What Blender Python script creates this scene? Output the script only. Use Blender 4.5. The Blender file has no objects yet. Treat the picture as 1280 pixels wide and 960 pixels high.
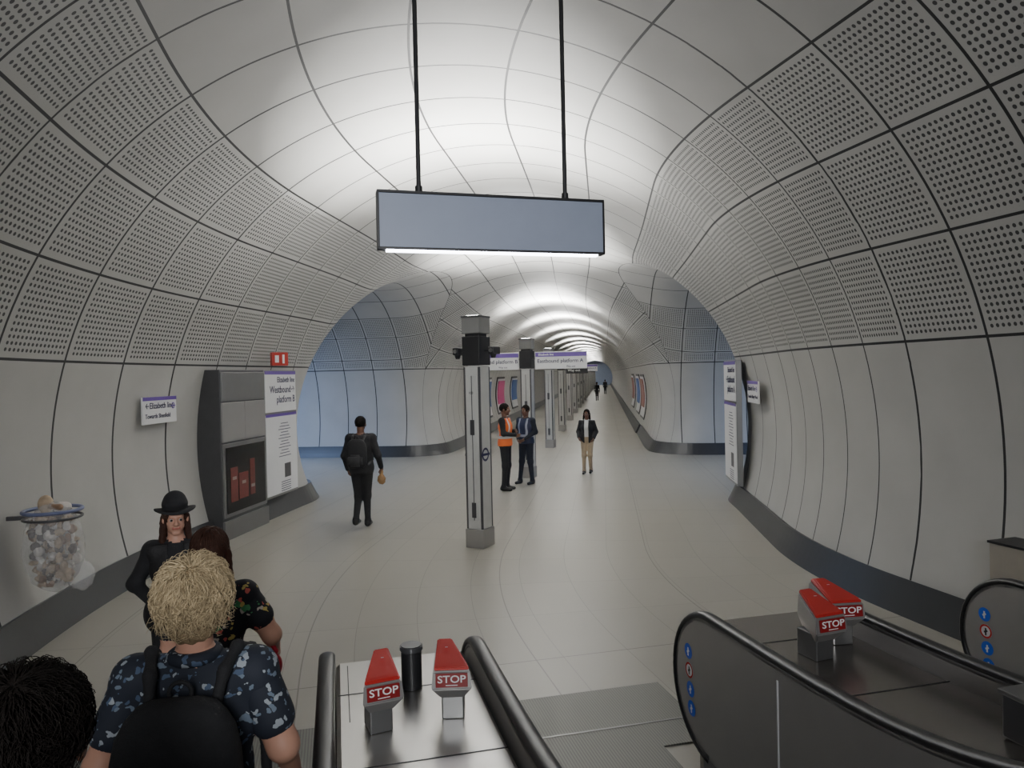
import bpy, bmesh, math, random
import numpy as np
from mathutils import Vector, Matrix
random.seed(3); np.random.seed(3)
C=bpy.context.scene.collection
D=math.radians
# ------------------------------------------------------------------ helpers
def link(o,parent=None,**kw):
    C.objects.link(o)
    if parent is not None: o.parent=parent
    for k,v in kw.items(): o[k]=v
    return o
def mk(name,verts,faces,mats,parent=None,fm=None,smooth=False,loc=None,rot=None,**kw):
    me=bpy.data.meshes.new(name)
    me.from_pydata([tuple(v) for v in verts],[],[tuple(int(i) for i in f) for f in faces])
    if not isinstance(mats,(list,tuple)): mats=[mats]
    for m in mats: me.materials.append(m)
    if fm is not None: me.polygons.foreach_set('material_index',np.array(fm,dtype=np.int32))
    if smooth: me.polygons.foreach_set('use_smooth',np.ones(len(me.polygons),dtype=bool))
    me.update()
    o=bpy.data.objects.new(name,me)
    if loc is not None: o.location=loc
    if rot is not None: o.rotation_euler=rot
    return link(o,parent,**kw)
def frombm(name,bm,mats,parent=None,smooth=False,loc=None,rot=None,**kw):
    me=bpy.data.meshes.new(name); bm.to_mesh(me); bm.free()
    if not isinstance(mats,(list,tuple)): mats=[mats]
    for m in mats: me.materials.append(m)
    if smooth: me.polygons.foreach_set('use_smooth',np.ones(len(me.polygons),dtype=bool))
    o=bpy.data.objects.new(name,me)
    if loc is not None: o.location=loc
    if rot is not None: o.rotation_euler=rot
    return link(o,parent,**kw)
def box(name,size,loc,mat,parent=None,bev=0.0,rot=None,seg=2,**kw):
    bm=bmesh.new(); bmesh.ops.create_cube(bm,size=1.0)
    for v in bm.verts: v.co=Vector((v.co.x*size[0],v.co.y*size[1],v.co.z*size[2]))
    if bev>0: bmesh.ops.bevel(bm,geom=bm.edges[:],offset=bev,segments=seg,affect='EDGES',profile=0.5)
    return frombm(name,bm,mat,parent,loc=loc,rot=rot,**kw)
def cyl(name,r,h,loc,mat,parent=None,r2=None,rot=None,seg=32,bev=0,**kw):
    bm=bmesh.new(); bmesh.ops.create_cone(bm,cap_ends=True,segments=seg,radius1=r,radius2=r if r2 is None else r2,depth=h)
    if bev>0: bmesh.ops.bevel(bm,geom=[e for e in bm.edges if abs(e.verts[0].co.z-e.verts[1].co.z)<1e-6],offset=bev,segments=2,affect='EDGES')
    return frombm(name,bm,mat,parent,loc=loc,rot=rot,**kw)
def empty(name,loc,rotz,label,cat,**kw):
    o=bpy.data.objects.new(name,None); o.empty_display_size=.2
    o.location=loc; o.rotation_euler=(0,0,rotz)
    return link(o,None,label=label,category=cat,**kw)
def text(body,size,loc,rot,mat,parent,name='lettering',align='LEFT'):
    cu=bpy.data.curves.new('t','FONT'); cu.body=body; cu.size=size; cu.align_x=align; cu.align_y='CENTER'; cu.extrude=0.0008; cu.resolution_u=3; cu.offset=size*.012
    t=bpy.data.objects.new('t',cu); C.objects.link(t)
    bpy.context.view_layer.update()
    me=bpy.data.meshes.new_from_object(t.evaluated_get(bpy.context.evaluated_depsgraph_get()))
    bpy.data.objects.remove(t); me.materials.clear(); me.materials.append(mat)
    o=bpy.data.objects.new(name,me); o.location=loc; o.rotation_euler=rot
    return link(o,parent)
class NT:
    def __init__(s,name):
        s.mat=bpy.data.materials.new(name); s.mat.use_nodes=True; s.nt=s.mat.node_tree
        s.b=s.nt.nodes['Principled BSDF']
    def n(s,t): return s.nt.nodes.new(t)
    def L(s,a,b): s.nt.links.new(a,b)
    def put(s,sock,v):
        if isinstance(v,bpy.types.NodeSocket): s.L(v,sock)
        else: sock.default_value=v
    def m(s,op,a,b=None,c=None):
        n=s.n('ShaderNodeMath'); n.operation=op
        s.put(n.inputs[0],a)
        if b is not None: s.put(n.inputs[1],b)
        if c is not None: s.put(n.inputs[2],c)
        return n.outputs[0]
    def mixf(s,f,a,b): return s.m('ADD',s.m('MULTIPLY',a,s.m('SUBTRACT',1.0,f)),s.m('MULTIPLY',b,f))
    def mixc(s,f,a,b):
        n=s.n('ShaderNodeMix'); n.data_type='RGBA'
        s.put(n.inputs[0],f)
        for i,v in ((6,a),(7,b)):
            if isinstance(v,tuple) and len(v)==3: v=v+(1,)
            s.put(n.inputs[i],v)
        return n.outputs[2]
    def attr(s,name):
        n=s.n('ShaderNodeAttribute'); n.attribute_name=name; return n
    def sep(s,v):
        n=s.n('ShaderNodeSeparateXYZ'); s.L(v,n.inputs[0]); return n.outputs
    def noise(s,scale,vec=None,detail=3):
        n=s.n('ShaderNodeTexNoise'); n.inputs['Scale'].default_value=scale; n.inputs['Detail'].default_value=detail
        if vec is None: vec=s.n('ShaderNodeTexCoord').outputs['Object']
        s.L(vec,n.inputs['Vector']); return n.outputs['Fac']
    def bump(s,h,st=.3,dist=.01):
        n=s.n('ShaderNodeBump'); n.inputs['Strength'].default_value=st; n.inputs['Distance'].default_value=dist
        s.L(h,n.inputs['Height']); s.L(n.outputs[0],s.b.inputs['Normal'])
    def col(s,v):
        if isinstance(v,tuple) and len(v)==3: v=v+(1,)
        s.put(s.b.inputs['Base Color'],v)
    def rm(s,r,m=0): s.put(s.b.inputs['Roughness'],r); s.put(s.b.inputs['Metallic'],m)
def M(name,c,rough=.5,metal=0.0,var=.12,scale=6,bump=0,emit=None,es=1.0,alpha=None,coat=0,spec=None):
    t=NT(name); f=t.noise(scale)
    c2=tuple(max(0,x*(1-var)) for x in c); c1=tuple(min(1,x*(1+var)) for x in c)
    t.col(t.mixc(f,c2,c1)); t.rm(rough,metal)
    if bump: t.bump(t.noise(scale*6),bump,.01)
    if emit: t.b.inputs['Emission Color'].default_value=emit+(1,); t.b.inputs['Emission Strength'].default_value=es
    if alpha is not None: t.b.inputs['Alpha'].default_value=alpha
    if coat: t.b.inputs['Coat Weight'].default_value=coat
    if spec is not None: t.b.inputs['Specular IOR Level'].default_value=spec
    return t.mat
# ------------------------------------------------------------------ surface nets
def nets(F,o,h):
    F=np.where(F==0,1e-9,F)
    shp=tuple(n-1 for n in F.shape)
    acc=np.zeros(shp+(3,)); cnt=np.zeros(shp,dtype=np.int32); ed=[]
    for ax in range(3):
        lo=[slice(None)]*3; hi=[slice(None)]*3; lo[ax]=slice(0,-1); hi[ax]=slice(1,None)
        A=F[tuple(lo)]; B=F[tuple(hi)]
        idx=np.nonzero((A<0)!=(B<0))
        a=A[idx]; b=B[idx]; t=a/(a-b)
        I=np.stack(idx,1); p=I.astype(float); p[:,ax]+=t
        bx=(ax+1)%3; cx=(ax+2)%3; cells=[]; ok=np.ones(len(I),bool)
        for db,dc in ((-1,-1),(0,-1),(0,0),(-1,0)):
            c=I.copy(); c[:,bx]+=db; c[:,cx]+=dc
            v=(c[:,bx]>=0)&(c[:,bx]<shp[bx])&(c[:,cx]>=0)&(c[:,cx]<shp[cx])
            ok&=v; cc=c[v]
            np.add.at(acc,(cc[:,0],cc[:,1],cc[:,2]),p[v]); np.add.at(cnt,(cc[:,0],cc[:,1],cc[:,2]),1)
            cells.append(c)
        ed.append(([c[ok] for c in cells],(a<0)[ok]))
    act=np.nonzero(cnt>0); ids=-np.ones(shp,dtype=np.int64); ids[act]=np.arange(len(act[0]))
    V=acc[act]/cnt[act][:,None]*h+np.array(o)
    Q=[]
    for cells,ins in ed:
        q=np.stack([ids[c[:,0],c[:,1],c[:,2]] for c in cells],1)
        q[~ins]=q[~ins][:,::-1]; Q.append(q)
    return V,np.concatenate(Q)
def d_seg(P,a,b,ra,rb):
    a=np.array(a,float); b=np.array(b,float); ba=b-a; pa=P-a
    t=np.clip((pa@ba)/max(ba@ba,1e-9),0,1)
    return np.linalg.norm(pa-t[...,None]*ba,axis=-1)-(ra+(rb-ra)*t)
def d_ell(P,c,r,R=None):
    q=P-np.array(c,float)
    if R is not None: q=q@R
    r=np.array(r,float); k0=np.linalg.norm(q/r,axis=-1); k1=np.linalg.norm(q/(r*r),axis=-1)
    return k0*(k0-1)/np.maximum(k1,1e-6)
def poly(prims,h,k,disp=None,clip=None):
    lo=np.full(3,1e9); hi=-lo; bb=[]
    for p in prims:
        if p[0]=='s':
            r=max(p[3],p[4]); a=np.minimum(p[1],p[2])-r; b=np.maximum(p[1],p[2])+r
        else:
            r=max(p[2]) if len(p)>4 and p[4] is not None else np.array(p[2]); a=np.array(p[1])-r; b=np.array(p[1])+r
        bb.append((a,b))
        if p[0]!='n': lo=np.minimum(lo,a); hi=np.maximum(hi,b)
    pad=k+2.5*h+.01; lo=lo-pad; hi=hi+pad
    n=np.ceil((hi-lo)/h).astype(int)+1
    F=np.full(n,1.0); raw=np.full(n,1.0); lab=np.zeros(n,dtype=np.int8)
    ax=[lo[i]+h*np.arange(n[i]) for i in range(3)]
    for p,(a,b) in zip(prims,bb):
        i0=np.clip(np.floor((a-pad-lo)/h).astype(int),0,n-1); i1=np.clip(np.ceil((b+pad-lo)/h).astype(int)+1,1,n)
        if np.any(i1<=i0): continue
        sl=tuple(slice(i0[i],i1[i]) for i in range(3))
        P=np.stack(np.meshgrid(*[ax[i][sl[i]] for i in range(3)],indexing='ij'),-1)
        if p[0]=='s': d=d_seg(P,p[1],p[2],p[3],p[4]); l=p[5]
        else: d=d_ell(P,p[1],p[2],p[4] if len(p)>4 else None); l=p[3]
        f=F[sl]
        if p[0]=='n':
            F[sl]=np.maximum(f,-d); continue
        kk=k; hh=np.maximum(kk-np.abs(f-d),0)/kk
        F[sl]=np.minimum(f,d)-hh*hh*kk/4
        rr=raw[sl]; lb=lab[sl]; w=d<rr; lb[w]=l; rr[w]=d[w]
    if disp is not None or clip is not None:
        P=np.stack(np.meshgrid(*ax,indexing='ij'),-1)
        if disp is not None: F=F+disp(P)
        if clip is not None: F=np.maximum(F,clip(P))
    V,Q=nets(F,lo,h)
    if len(Q)==0: return V,Q,np.zeros(0,int)
    c=V[Q].mean(1); ci=np.clip(np.round((c-lo)/h).astype(int),0,n-1)
    return V,Q,lab[ci[:,0],ci[:,1],ci[:,2]].astype(int)
# ------------------------------------------------------------------ tunnel geometry
X0=-1.82; BETA=D(21.1); RC=12.0; Y1=8.33+RC*math.tan(BETA/2)
P2=np.array([X0+RC-RC*math.cos(BETA),Y1-RC*math.sin(BETA)]); CX=X0+RC
def sn(x,y):
    al=np.arctan2(-(y-Y1),-(x-CX)); rho=np.hypot(x-CX,y-Y1)
    fx,fy=-math.sin(BETA),math.cos(BETA)
    s3=Y1-RC*BETA+(x-P2[0])*fx+(y-P2[1])*fy; n3=(x-P2[0])*math.cos(BETA)+(y-P2[1])*math.sin(BETA)
    s=np.where(y>=Y1,y,np.where(al<BETA,Y1-RC*al,s3)); n=np.where(y>=Y1,x-X0,np.where(al<BETA,RC-rho,n3))
    return s,n
ZC=1.5
def Rad(s):
    t=np.clip((s-13)/12,0,1); t=t*t*(3-2*t); return 4.5+(3.53-4.5)*t
PY,PZ,PR=18.6,1.3,3.6
def dparts(x,y,z):
    s,n=sn(x,y); a=np.sqrt(n*n+(z-ZC)**2)-Rad(s); b=np.sqrt((y-PY)**2+(z-PZ)**2)-PR
    return a,b,s,n
def roomF(x,y,z):
    a,b,_,_=dparts(x,y,z); k=1.3; h=np.maximum(k-np.abs(a-b),0)/k
    return np.minimum(a,b)-h*h*k/4
h=.14; o=np.array([-14.0,-4.0,-.35]); n=(166,244,52)
g=np.stack(np.meshgrid(*[o[i]+h*np.arange(n[i]) for i in range(3)],indexing='ij'),0)
V,Q=nets(roomF(g[0],g[1],g[2]),o,h); del g
for _ in range(3):
    e=1e-3; f=roomF(V[:,0],V[:,1],V[:,2])
    G=np.stack([(roomF(V[:,0]+e,V[:,1],V[:,2])-f)/e,(roomF(V[:,0],V[:,1]+e,V[:,2])-f)/e,(roomF(V[:,0],V[:,1],V[:,2]+e)-f)/e],1)
    V=V-G*(f/np.maximum((G*G).sum(1),1e-3))[:,None]
Q=Q[:,::-1]
YC=29.8; YE=150.0
bm0=bmesh.new(); bv=[bm0.verts.new(v) for v in V]
for q in Q:
    try: bm0.faces.new([bv[i] for i in q])
    except ValueError: pass
bmesh.ops.bisect_plane(bm0,geom=bm0.verts[:]+bm0.edges[:]+bm0.faces[:],plane_co=(0,YC,0),plane_no=(0,1,0),clear_outer=True)
ths=np.radians(np.linspace(-125,125,91)); ys=np.linspace(YC,YE,61); prev=None; RF=3.53
for y in ys:
    ring=[bm0.verts.new((X0+RF*math.sin(t),y,ZC+RF*math.cos(t))) for t in ths]
    if prev:
        for i in range(len(ths)-1): bm0.faces.new((prev[i],prev[i+1],ring[i+1],ring[i]))
    prev=ring
def cut(bm,co,no,outer=True):
    bmesh.ops.bisect_plane(bm,geom=bm.verts[:]+bm.edges[:]+bm.faces[:],plane_co=co,plane_no=no,clear_outer=outer,clear_inner=not outer)
cut(bm0,(0,0,0),(0,0,1),False)
ZS=2.75; SK=.34
def attrs(me):
    co=np.zeros(len(me.vertices)*3); me.vertices.foreach_get('co',co); co=co.reshape(-1,3)
    a,b,s,nn=dparts(co[:,0],co[:,1],co[:,2])
    b=np.where(co[:,1]>28,9,b)
    th=np.arctan2(nn,co[:,2]-ZC); tp=np.arctan2(co[:,1]-PY,co[:,2]-PZ)
    for nm,arr in (('mc',np.stack([s,th,nn],1)),('pc',np.stack([co[:,0],tp,0*tp],1))):
        at=me.attributes.new(nm,'FLOAT_VECTOR','POINT'); at.data.foreach_set('vector',arr.astype(np.float32).ravel())
    at=me.attributes.new('sel','FLOAT','POINT'); at.data.foreach_set('value',(a-b).astype(np.float32))
# cladding material
t=NT('concrete_cladding')
mc=t.sep(t.attr('mc').outputs['Vector']); pc=t.sep(t.attr('pc').outputs['Vector']); sel=t.attr('sel').outputs['Fac']
isP=t.m('GREATER_THAN',sel,0.0)
S=t.mixf(isP,mc[0],pc[0]); TH=t.mixf(isP,mc[1],pc[1]); A=t.m('ABSOLUTE',TH)
pos=t.n('ShaderNodeNewGeometry').outputs['Position']; z=t.sep(pos)[2]
rib=t.m('PINGPONG',t.m('ADD',S,30.0),.475)
up=t.m('GREATER_THAN',z,ZS)
inner=t.m('LESS_THAN',A,D(35.05))
l1=t.m('ADD',t.m('MULTIPLY',t.m('PINGPONG',t.m('ADD',TH,D(7+70)),D(7)),4.5),t.m('MULTIPLY',t.m('SUBTRACT',1.0,inner),9.0))
l2=t.m('ADD',t.m('MULTIPLY',t.m('PINGPONG',t.m('ADD',A,D(-35+52)),D(6.5)),4.5),t.m('MULTIPLY',inner,9.0))
l2=t.m('ADD',l2,t.m('MULTIPLY',t.m('SUBTRACT',1.0,t.m('GREATER_THAN',z,ZS+.25)),9.0))
zl=t.m('ABSOLUTE',t.m('SUBTRACT',z,ZS))
sl=t.m('MULTIPLY',t.m('ABSOLUTE',sel),2.0)
tl=t.m('MINIMUM',t.m('MINIMUM',l1,l2),zl)
line=t.m('MINIMUM',t.m('MINIMUM',tl,rib),t.m('ADD',sl,.004))
seam=t.m('LESS_THAN',line,.0135)
perf=t.m('MULTIPLY',t.m('MULTIPLY',up,t.m('SUBTRACT',1.0,inner)),t.m('MULTIPLY',t.m('GREATER_THAN',rib,.055),t.m('GREATER_THAN',tl,.055)))
fx=t.m('SUBTRACT',t.m('FRACT',t.m('DIVIDE',t.m('ADD',S,30.0),.0559)),.5)
fy=t.m('SUBTRACT',t.m('FRACT',t.m('DIVIDE',t.m('MULTIPLY',A,4.5),.0638)),.5)
rr=t.m('ADD',t.m('MULTIPLY',fx,fx),t.m('MULTIPLY',fy,fy))
hole=t.m('MULTIPLY',t.m('LESS_THAN',rr,.082),perf)
dark=t.m('MAXIMUM',seam,t.m('MULTIPLY',hole,.93))
nz=t.noise(1.3,pos,5)
base=t.mixc(nz,(.39,.385,.365),(.50,.495,.475))
t.col(t.mixc(dark,base,(.015,.015,.016))); t.rm(.55)
t.bump(t.noise(45,pos,3),.06,.01)
CLAD=t.mat
bm1=bm0.copy(); cut(bm1,(0,0,ZS),(0,0,1),False)
oc=frombm('ceiling',bm1,CLAD,smooth=True,kind='structure'); attrs(oc.data)
bmw=bm0.copy(); cut(bmw,(0,0,ZS),(0,0,1),True)
SKM=M('skirting_grey',(.045,.047,.05),.35,.2,.1,3)
for nm,side in (('wall_left',-1),('wall_right',1)):
    b=bmw.copy()
    kill=[]
    for f in b.faces:
        c=f.calc_center_median(); _,nn=sn(np.array(c.x),np.array(c.y))
        if (float(nn)<0)!=(side<0): kill.append(f)
    bmesh.ops.delete(b,geom=kill,context='FACES')
    ow=frombm(nm,b.copy(),CLAD,smooth=True,kind='structure'); attrs(ow.data)
    cut(b,(0,0,SK),(0,0,1),True)
    for v in b.verts:
        x,y,zz=v.co; e=1e-3
        gx=float(roomF(np.array(x+e),np.array(y),np.array(zz))-roomF(np.array(x-e),np.array(y),np.array(zz))); gy=float(roomF(np.array(x),np.array(y+e),np.array(zz))-roomF(np.array(x),np.array(y-e),np.array(zz)))
        L=math.hypot(gx,gy) or 1; tgt=.10-.03*zz/SK
        v.co.x-=gx/L*tgt; v.co.y-=gy/L*tgt
    ob=frombm('baseboard_'+nm[5:],b,SKM,smooth=False,kind='structure')
    sm=ob.modifiers.new('s','SOLIDIFY'); sm.thickness=.07; sm.offset=-1
bmw.free(); bm0.free()
# end walls
WM=M('end_wall_paint',(.45,.5,.58),.6)
mk('wall_behind',[(-9,-3.9,0),(9,-3.9,0),(9,-3.9,6.6),(-9,-3.9,6.6)],[(0,1,2,3)],M('grey_wall',(.3,.3,.29),.6),kind='structure')
mk('wall_left_end',[(-13.8,13,0),(-13.8,24,0),(-13.8,24,6),(-13.8,13,6)],[(0,1,2,3)],WM,kind='structure')
mk('wall_right_end',[(8.8,13,0),(8.8,24,0),(8.8,24,6),(8.8,13,6)],[(3,2,1,0)],WM,kind='structure')
mk('wall_far_end',[(-6,YE-.1,0),(3,YE-.1,0),(3,YE-.1,6),(-6,YE-.1,6)],[(0,1,2,3)],M('far_wall',(.3,.36,.5),.6),kind='structure')
# floor
xs=np.arange(-14,9.01,.5); yy=np.concatenate([np.arange(-4,30,.25),[30,50,80,110,150]])
fv=[(x,y,0) for y in yy for x in xs]; nx=len(xs)
ff=[(j*nx+i,j*nx+i+1,(j+1)*nx+i+1,(j+1)*nx+i) for j in range(len(yy)-1) for i in range(nx-1)]
t=NT('floor_terrazzo_tiles')
mc=t.sep(t.attr('mc').outputs['Vector']); S,Nn=mc[0],mc[2]
pos=t.n('ShaderNodeNewGeometry').outputs['Position']
ga=t.m('PINGPONG',t.m('ADD',S,30.0),.6); gb=t.m('PINGPONG',t.m('ADD',Nn,30.0),.3)
gl=t.m('LESS_THAN',t.m('MINIMUM',ga,gb),.0035)
mj=t.m('LESS_THAN',t.m('MINIMUM',t.m('PINGPONG',t.m('ADD',Nn,29.65),1.0),t.m('PINGPONG',t.m('ADD',S,30.0),3.6)),.006)
tid=t.n('ShaderNodeTexWhiteNoise'); cmb=t.n('ShaderNodeCombineXYZ')
t.L(t.m('FLOOR',t.m('DIVIDE',t.m('ADD',S,30.0),1.2)),cmb.inputs[0]); t.L(t.m('FLOOR',t.m('DIVIDE',t.m('ADD',Nn,30.0),.6)),cmb.inputs[1]); t.L(cmb.outputs[0],tid.inputs['Vector'])
nz=t.noise(.7,pos,6); nf=t.noise(60,pos,2)
c=t.mixc(nz,(.295,.28,.24),(.385,.368,.325)); c=t.mixc(t.m('MULTIPLY',tid.outputs['Value'],.16),c,(.23,.22,.195))
c=t.mixc(t.m('MULTIPLY',nf,.15),c,(.43,.41,.37))
c=t.mixc(t.m('MULTIPLY',gl,.45),c,(.1,.095,.085)); c=t.mixc(t.m('MULTIPLY',mj,.6),c,(.09,.085,.075))
t.col(c); t.rm(t.m('ADD',t.m('MULTIPLY',nz,.16),.25)); t.b.inputs['Specular IOR Level'].default_value=.45
of=mk('floor',fv,ff,t.mat,kind='structure'); attrs(of.data)
# ------------------------------------------------------------------ common materials
STEEL=M('brushed_stainless',(.55,.54,.52),.28,1.0,.08,3)
STEELD=M('dark_stainless',(.25,.25,.25),.34,.8,.1,3)
STEELM=M('satin_steel_paint',(.34,.33,.32),.38,.5,.08,3)
BLACK=M('black_rubber',(.012,.012,.013),.35,0,.1,5)
BLKP=M('black_paint',(.015,.015,.017),.45)
GREY=M('light_grey_panel',(.5,.5,.48),.45)
DGREY=M('dark_grey_metal',(.08,.08,.085),.4,.4)
WHITE=M('white_enamel',(.78,.78,.78),.35,0,.03)
PURPLE=M('purple_enamel',(.14,.07,.35),.4,0,.05)
INK=M('navy_ink',(.02,.02,.07),.5)
RED=M('red_plastic',(.5,.03,.025),.25,0,.1)
DRED=M('dark_red_plastic',(.25,.014,.016),.3,0,.1)
BLUE=M('blue_sticker',(.02,.11,.65),.4,0,.05)
WINK=M('white_ink',(.85,.85,.85),.5,0,.02)
BLUEGREY=M('sign_back_bluegrey',(.31,.35,.45),.45,0,.04)
LED=M('led_strip',(.9,.9,.95),.5,0,0,6,0,(.85,.88,1.0),14)
LAMPG=M('lamp_glass',(.9,.9,.9),.3,0,0,6,0,(1,.98,.94),20)
HOUS=M('lamp_housing_grey',(.17,.17,.165),.6,.0,.08,3)
# ------------------------------------------------------------------ posts / totems
def disc_ring(name,r1,r2,mat,parent,loc,rot,seg=40):
    V=[];F=[]
    for i in range(seg):
        a=2*math.pi*i/seg
        for r in (r1,r2): V.append((r*math.cos(a),0,r*math.sin(a)))
    for i in range(seg):
        j=(i+1)%seg; F.append((2*i,2*i+1,2*j+1,2*j))
    return mk(name,V,F,mat,parent,loc=loc,rot=rot)
def roundel(parent,loc,r,rot=(0,0,0),m1=PURPLE):
    disc_ring('roundel_ring',r*.68,r,m1,parent,loc,rot)
    off=Matrix.Rotation(rot[2],3,'Z')@Vector((0,-.001,0))
    box('roundel_bar',(r*2.5,.001,r*.36),Vector(loc)+off,m1,parent,rot=rot)
def totem(y,first=False,label='grey lighting totem post with black head and steel plinth'):
    e=empty('totem_post',(X0-.03,y,0),D(-20) if first else D(-10),label,'lighting post',group='row of lighting totems')
    ch=[]
    W,Dp=.26,.30
    ch.append(box('plinth',(W+.04,Dp+.04,.27),(0,0,.135),STEELM,e,.008))
    ch.append(box('body',(W,Dp,2.37),(0,0,.27+1.185),GREY,e,.012))
    for sx in (-1,1):
        for sy in (-1,1):
            ch.append(box('corner_trim',(.03,.03,2.35),(sx*(W/2-.011),sy*(Dp/2-.011),1.45),DGREY,e,.004))
    ch.append(box('front_panel',(.17,.012,2.1),(0,-Dp/2-.003,1.45),GREY,e,.003))
    ch.append(box('panel_groove',(.012,.006,2.1),(.0,-Dp/2-.009,1.45),DGREY,e,.001))
    ch.append(box('head_housing',(W+.03,Dp+.03,.42),(0,0,2.86),BLKP,e,.01))
    ch.append(box('lamp_collar',(W-.03,Dp-.06,.04),(0,0,3.09),BLKP,e,.004))
    ch.append(box('lamp_housing',(W+.04,Dp+.02,.24),(0,0,3.23),HOUS,e,.012))
    ch.append(box('lamp_shroud',(W+.05,Dp+.03,.03),(0,0,3.355),DGREY,e,.004))
    ch.append(box('uplight_lens',(W-.06,Dp-.1,.012),(0,0,3.372),LAMPG,e))
    for k in range(2):
        ch.append(box('service_hatch',(.07,.008,.22),(0,-Dp/2-.013,.55+k*1.2),DGREY,e,.002))
    return e,ch
e0,_=totem(10.4,True,'grey totem post with black head and two security cameras')
roundel(e0,(.135,-.03,1.35),.1,(0,0,D(90)),INK)
roundel(e0,(-.135,-.03,1.35),.1,(0,0,D(-90)),INK)
text('100',.05,(-.045,-.17,2.25),(D(90),0,0),BLKP,e0)
for sx in (-1,1):
    cam=bpy.data.objects.new('security_camera',None); cam.location=(sx*.13,0,2.86); link(cam,e0)
    box('arm',(.16,.03,.03),(sx*.07,0,0),BLKP,cam,.005)
    box('camera_housing',(.1,.2,.11),(sx*.17,0,-.0),BLKP,cam,.015)
    cyl('camera_dome',.05,.06,(sx*.17,-.03,-.08),BLKP,cam,r2=.03,rot=(math.pi,0,0))
    cyl('lens',.028,.03,(sx*.17,-.105,0),STEELD,cam,rot=(D(90),0,0))
e1,ch1=totem(17.4)
ylist=[10.4,17.4]; yv=24.45
while yv<148:
    ne=e1.copy(); ne.location=(X0-.03,yv,0); link(ne)
    for c in ch1:
        cc=c.copy(); cc.parent=ne; C.objects.link(cc)
    ylist.append(yv); yv+=7.05
def lamp(kind,loc,power,color=(1,1,1),size=.3,rot=(0,0,0),spread=None,name='lamp',sy=None):
    l=bpy.data.lights.new(name,kind); l.energy=power; l.color=color
    if kind=='AREA':
        l.size=size
        if sy: l.shape='RECTANGLE'; l.size_y=sy
        if spread: l.spread=spread
    else: l.shadow_soft_size=size
    o=bpy.data.objects.new(name,l); o.location=loc; o.rotation_euler=rot; C.objects.link(o); return o
for i,yv in enumerate(ylist):
    lamp('AREA',(X0-.03,yv,3.40),(380 if i==0 else (400 if i<6 else 380)),(1,.99,.965),.2,(math.pi,0,0),name='uplight',spread=D(118))
    if i<5: lamp('AREA',(X0-.03,yv,3.41),160 if i==0 else 140,(1,.99,.965),.2,(math.pi,0,0),name='uplight_wide',spread=D(179))
# flag signs
def flag(y,side,body,head,w=1.2,dark=False,z0=2.62,hh=.42):
    e=empty('direction_sign',(X0-.03+side*(.2+w/2),y,z0),D(4),('black' if dark else 'white enamel')+' direction sign projecting from a totem post','sign')
    box('sign_board',(w,.06,hh),(0,0,hh/2),BLKP if dark else WHITE,e,.006)
    box('bracket',(.06,.03,.03),(-side*(w/2+.02),0,hh*.6),BLKP,e)
    if not dark:
        box('header_band',(w-.02,.004,.1),(0,-.032,hh-.07),PURPLE,e)
        text(head,.07,(-w/2+.08,-.036,hh-.07),(D(90),0,0),WINK,e)
        text(body,.125,(-w/2+.05,-.034,hh*.46),(D(90),0,0),INK,e)
        text('Way out',.06,(w*.1,-.034,hh*.14),(D(90),0,0),INK,e)
    else:
        text(body,.15,(-w/2+.08,-.034,hh/2),(D(90),0,0),WINK,e)
flag(17.4,1,'Eastbound platform A','Elizabeth line',1.25)
flag(17.4,-1,'Westbound platform B','Elizabeth line',1.25)
flag(31.5,1,'Way out','',.95,True,2.5,.28)
flag(45.6,1,'Eastbound platform A','Elizabeth line',1.25)
# ------------------------------------------------------------------ hanging blank sign
e=empty('hanging_sign',(-.92,6.23,3.57),D(23),'blank blue-grey hanging sign box on two black rods','sign'); e.scale=(.9,.9,.9)
box('sign_face',(2.22,.10,.5),(0,0,.27),BLUEGREY,e,.004)
for zz in (.005,.53): box('frame_rail',(2.25,.11,.022),(0,0,zz+.005),BLKP,e)
for sx in (-1,1):
    box('frame_end',(.02,.11,.52),(sx*1.118,0,.27),BLKP,e)
    cyl('suspension_rod',.022,2.1,(sx*.73,0,1.58),BLKP,e)
    cyl('rod_collar',.034,.07,(sx*.73,0,.57),BLKP,e)
box('light_strip',(2.1,.06,.02),(0,-.02,-.012),LED,e)
lamp('AREA',(-.92,6.23,3.53),10,(.85,.88,1),1.9,(0,0,D(23)),sy=.05)
# ------------------------------------------------------------------ escalators
E0=Vector((-1.545,3.79,0)); EM=Matrix.Rotation(BETA,3,'Z')
def ew(s,t_,z=0): return E0+EM@Vector((s,t_,z))
def stepz(t_): 
    u=(-t_-2.2)/.35
    return .577*.35*(math.log1p(math.exp(u)) if u<30 else u)
TEND=-5.2; NC=(-.25,.61); NR=.425; RT=NC[1]+NR
t=NT('grooved_metal'); ob_=t.sep(t.n('ShaderNodeTexCoord').outputs['Object'])
g_=t.m('LESS_THAN',t.m('PINGPONG',t.m('ADD',ob_[0],10.0),.010),.0035)
t.col(t.mixc(t.m('MULTIPLY',g_,.6),(.17,.17,.155),(.07,.07,.065))); t.rm(.5,.3); GROOVE=t.mat
def railpath():
    P=[]
    for i in range(0,25):
        a=D(-90+180*i/24); P.append((NC[0]+NR*math.cos(a),NC[1]+NR*math.sin(a)))
    tt=NC[0]-.15
    while tt>TEND: P.append((tt,RT+stepz(tt))); tt-=.15
    return P
RP=railpath()
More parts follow.
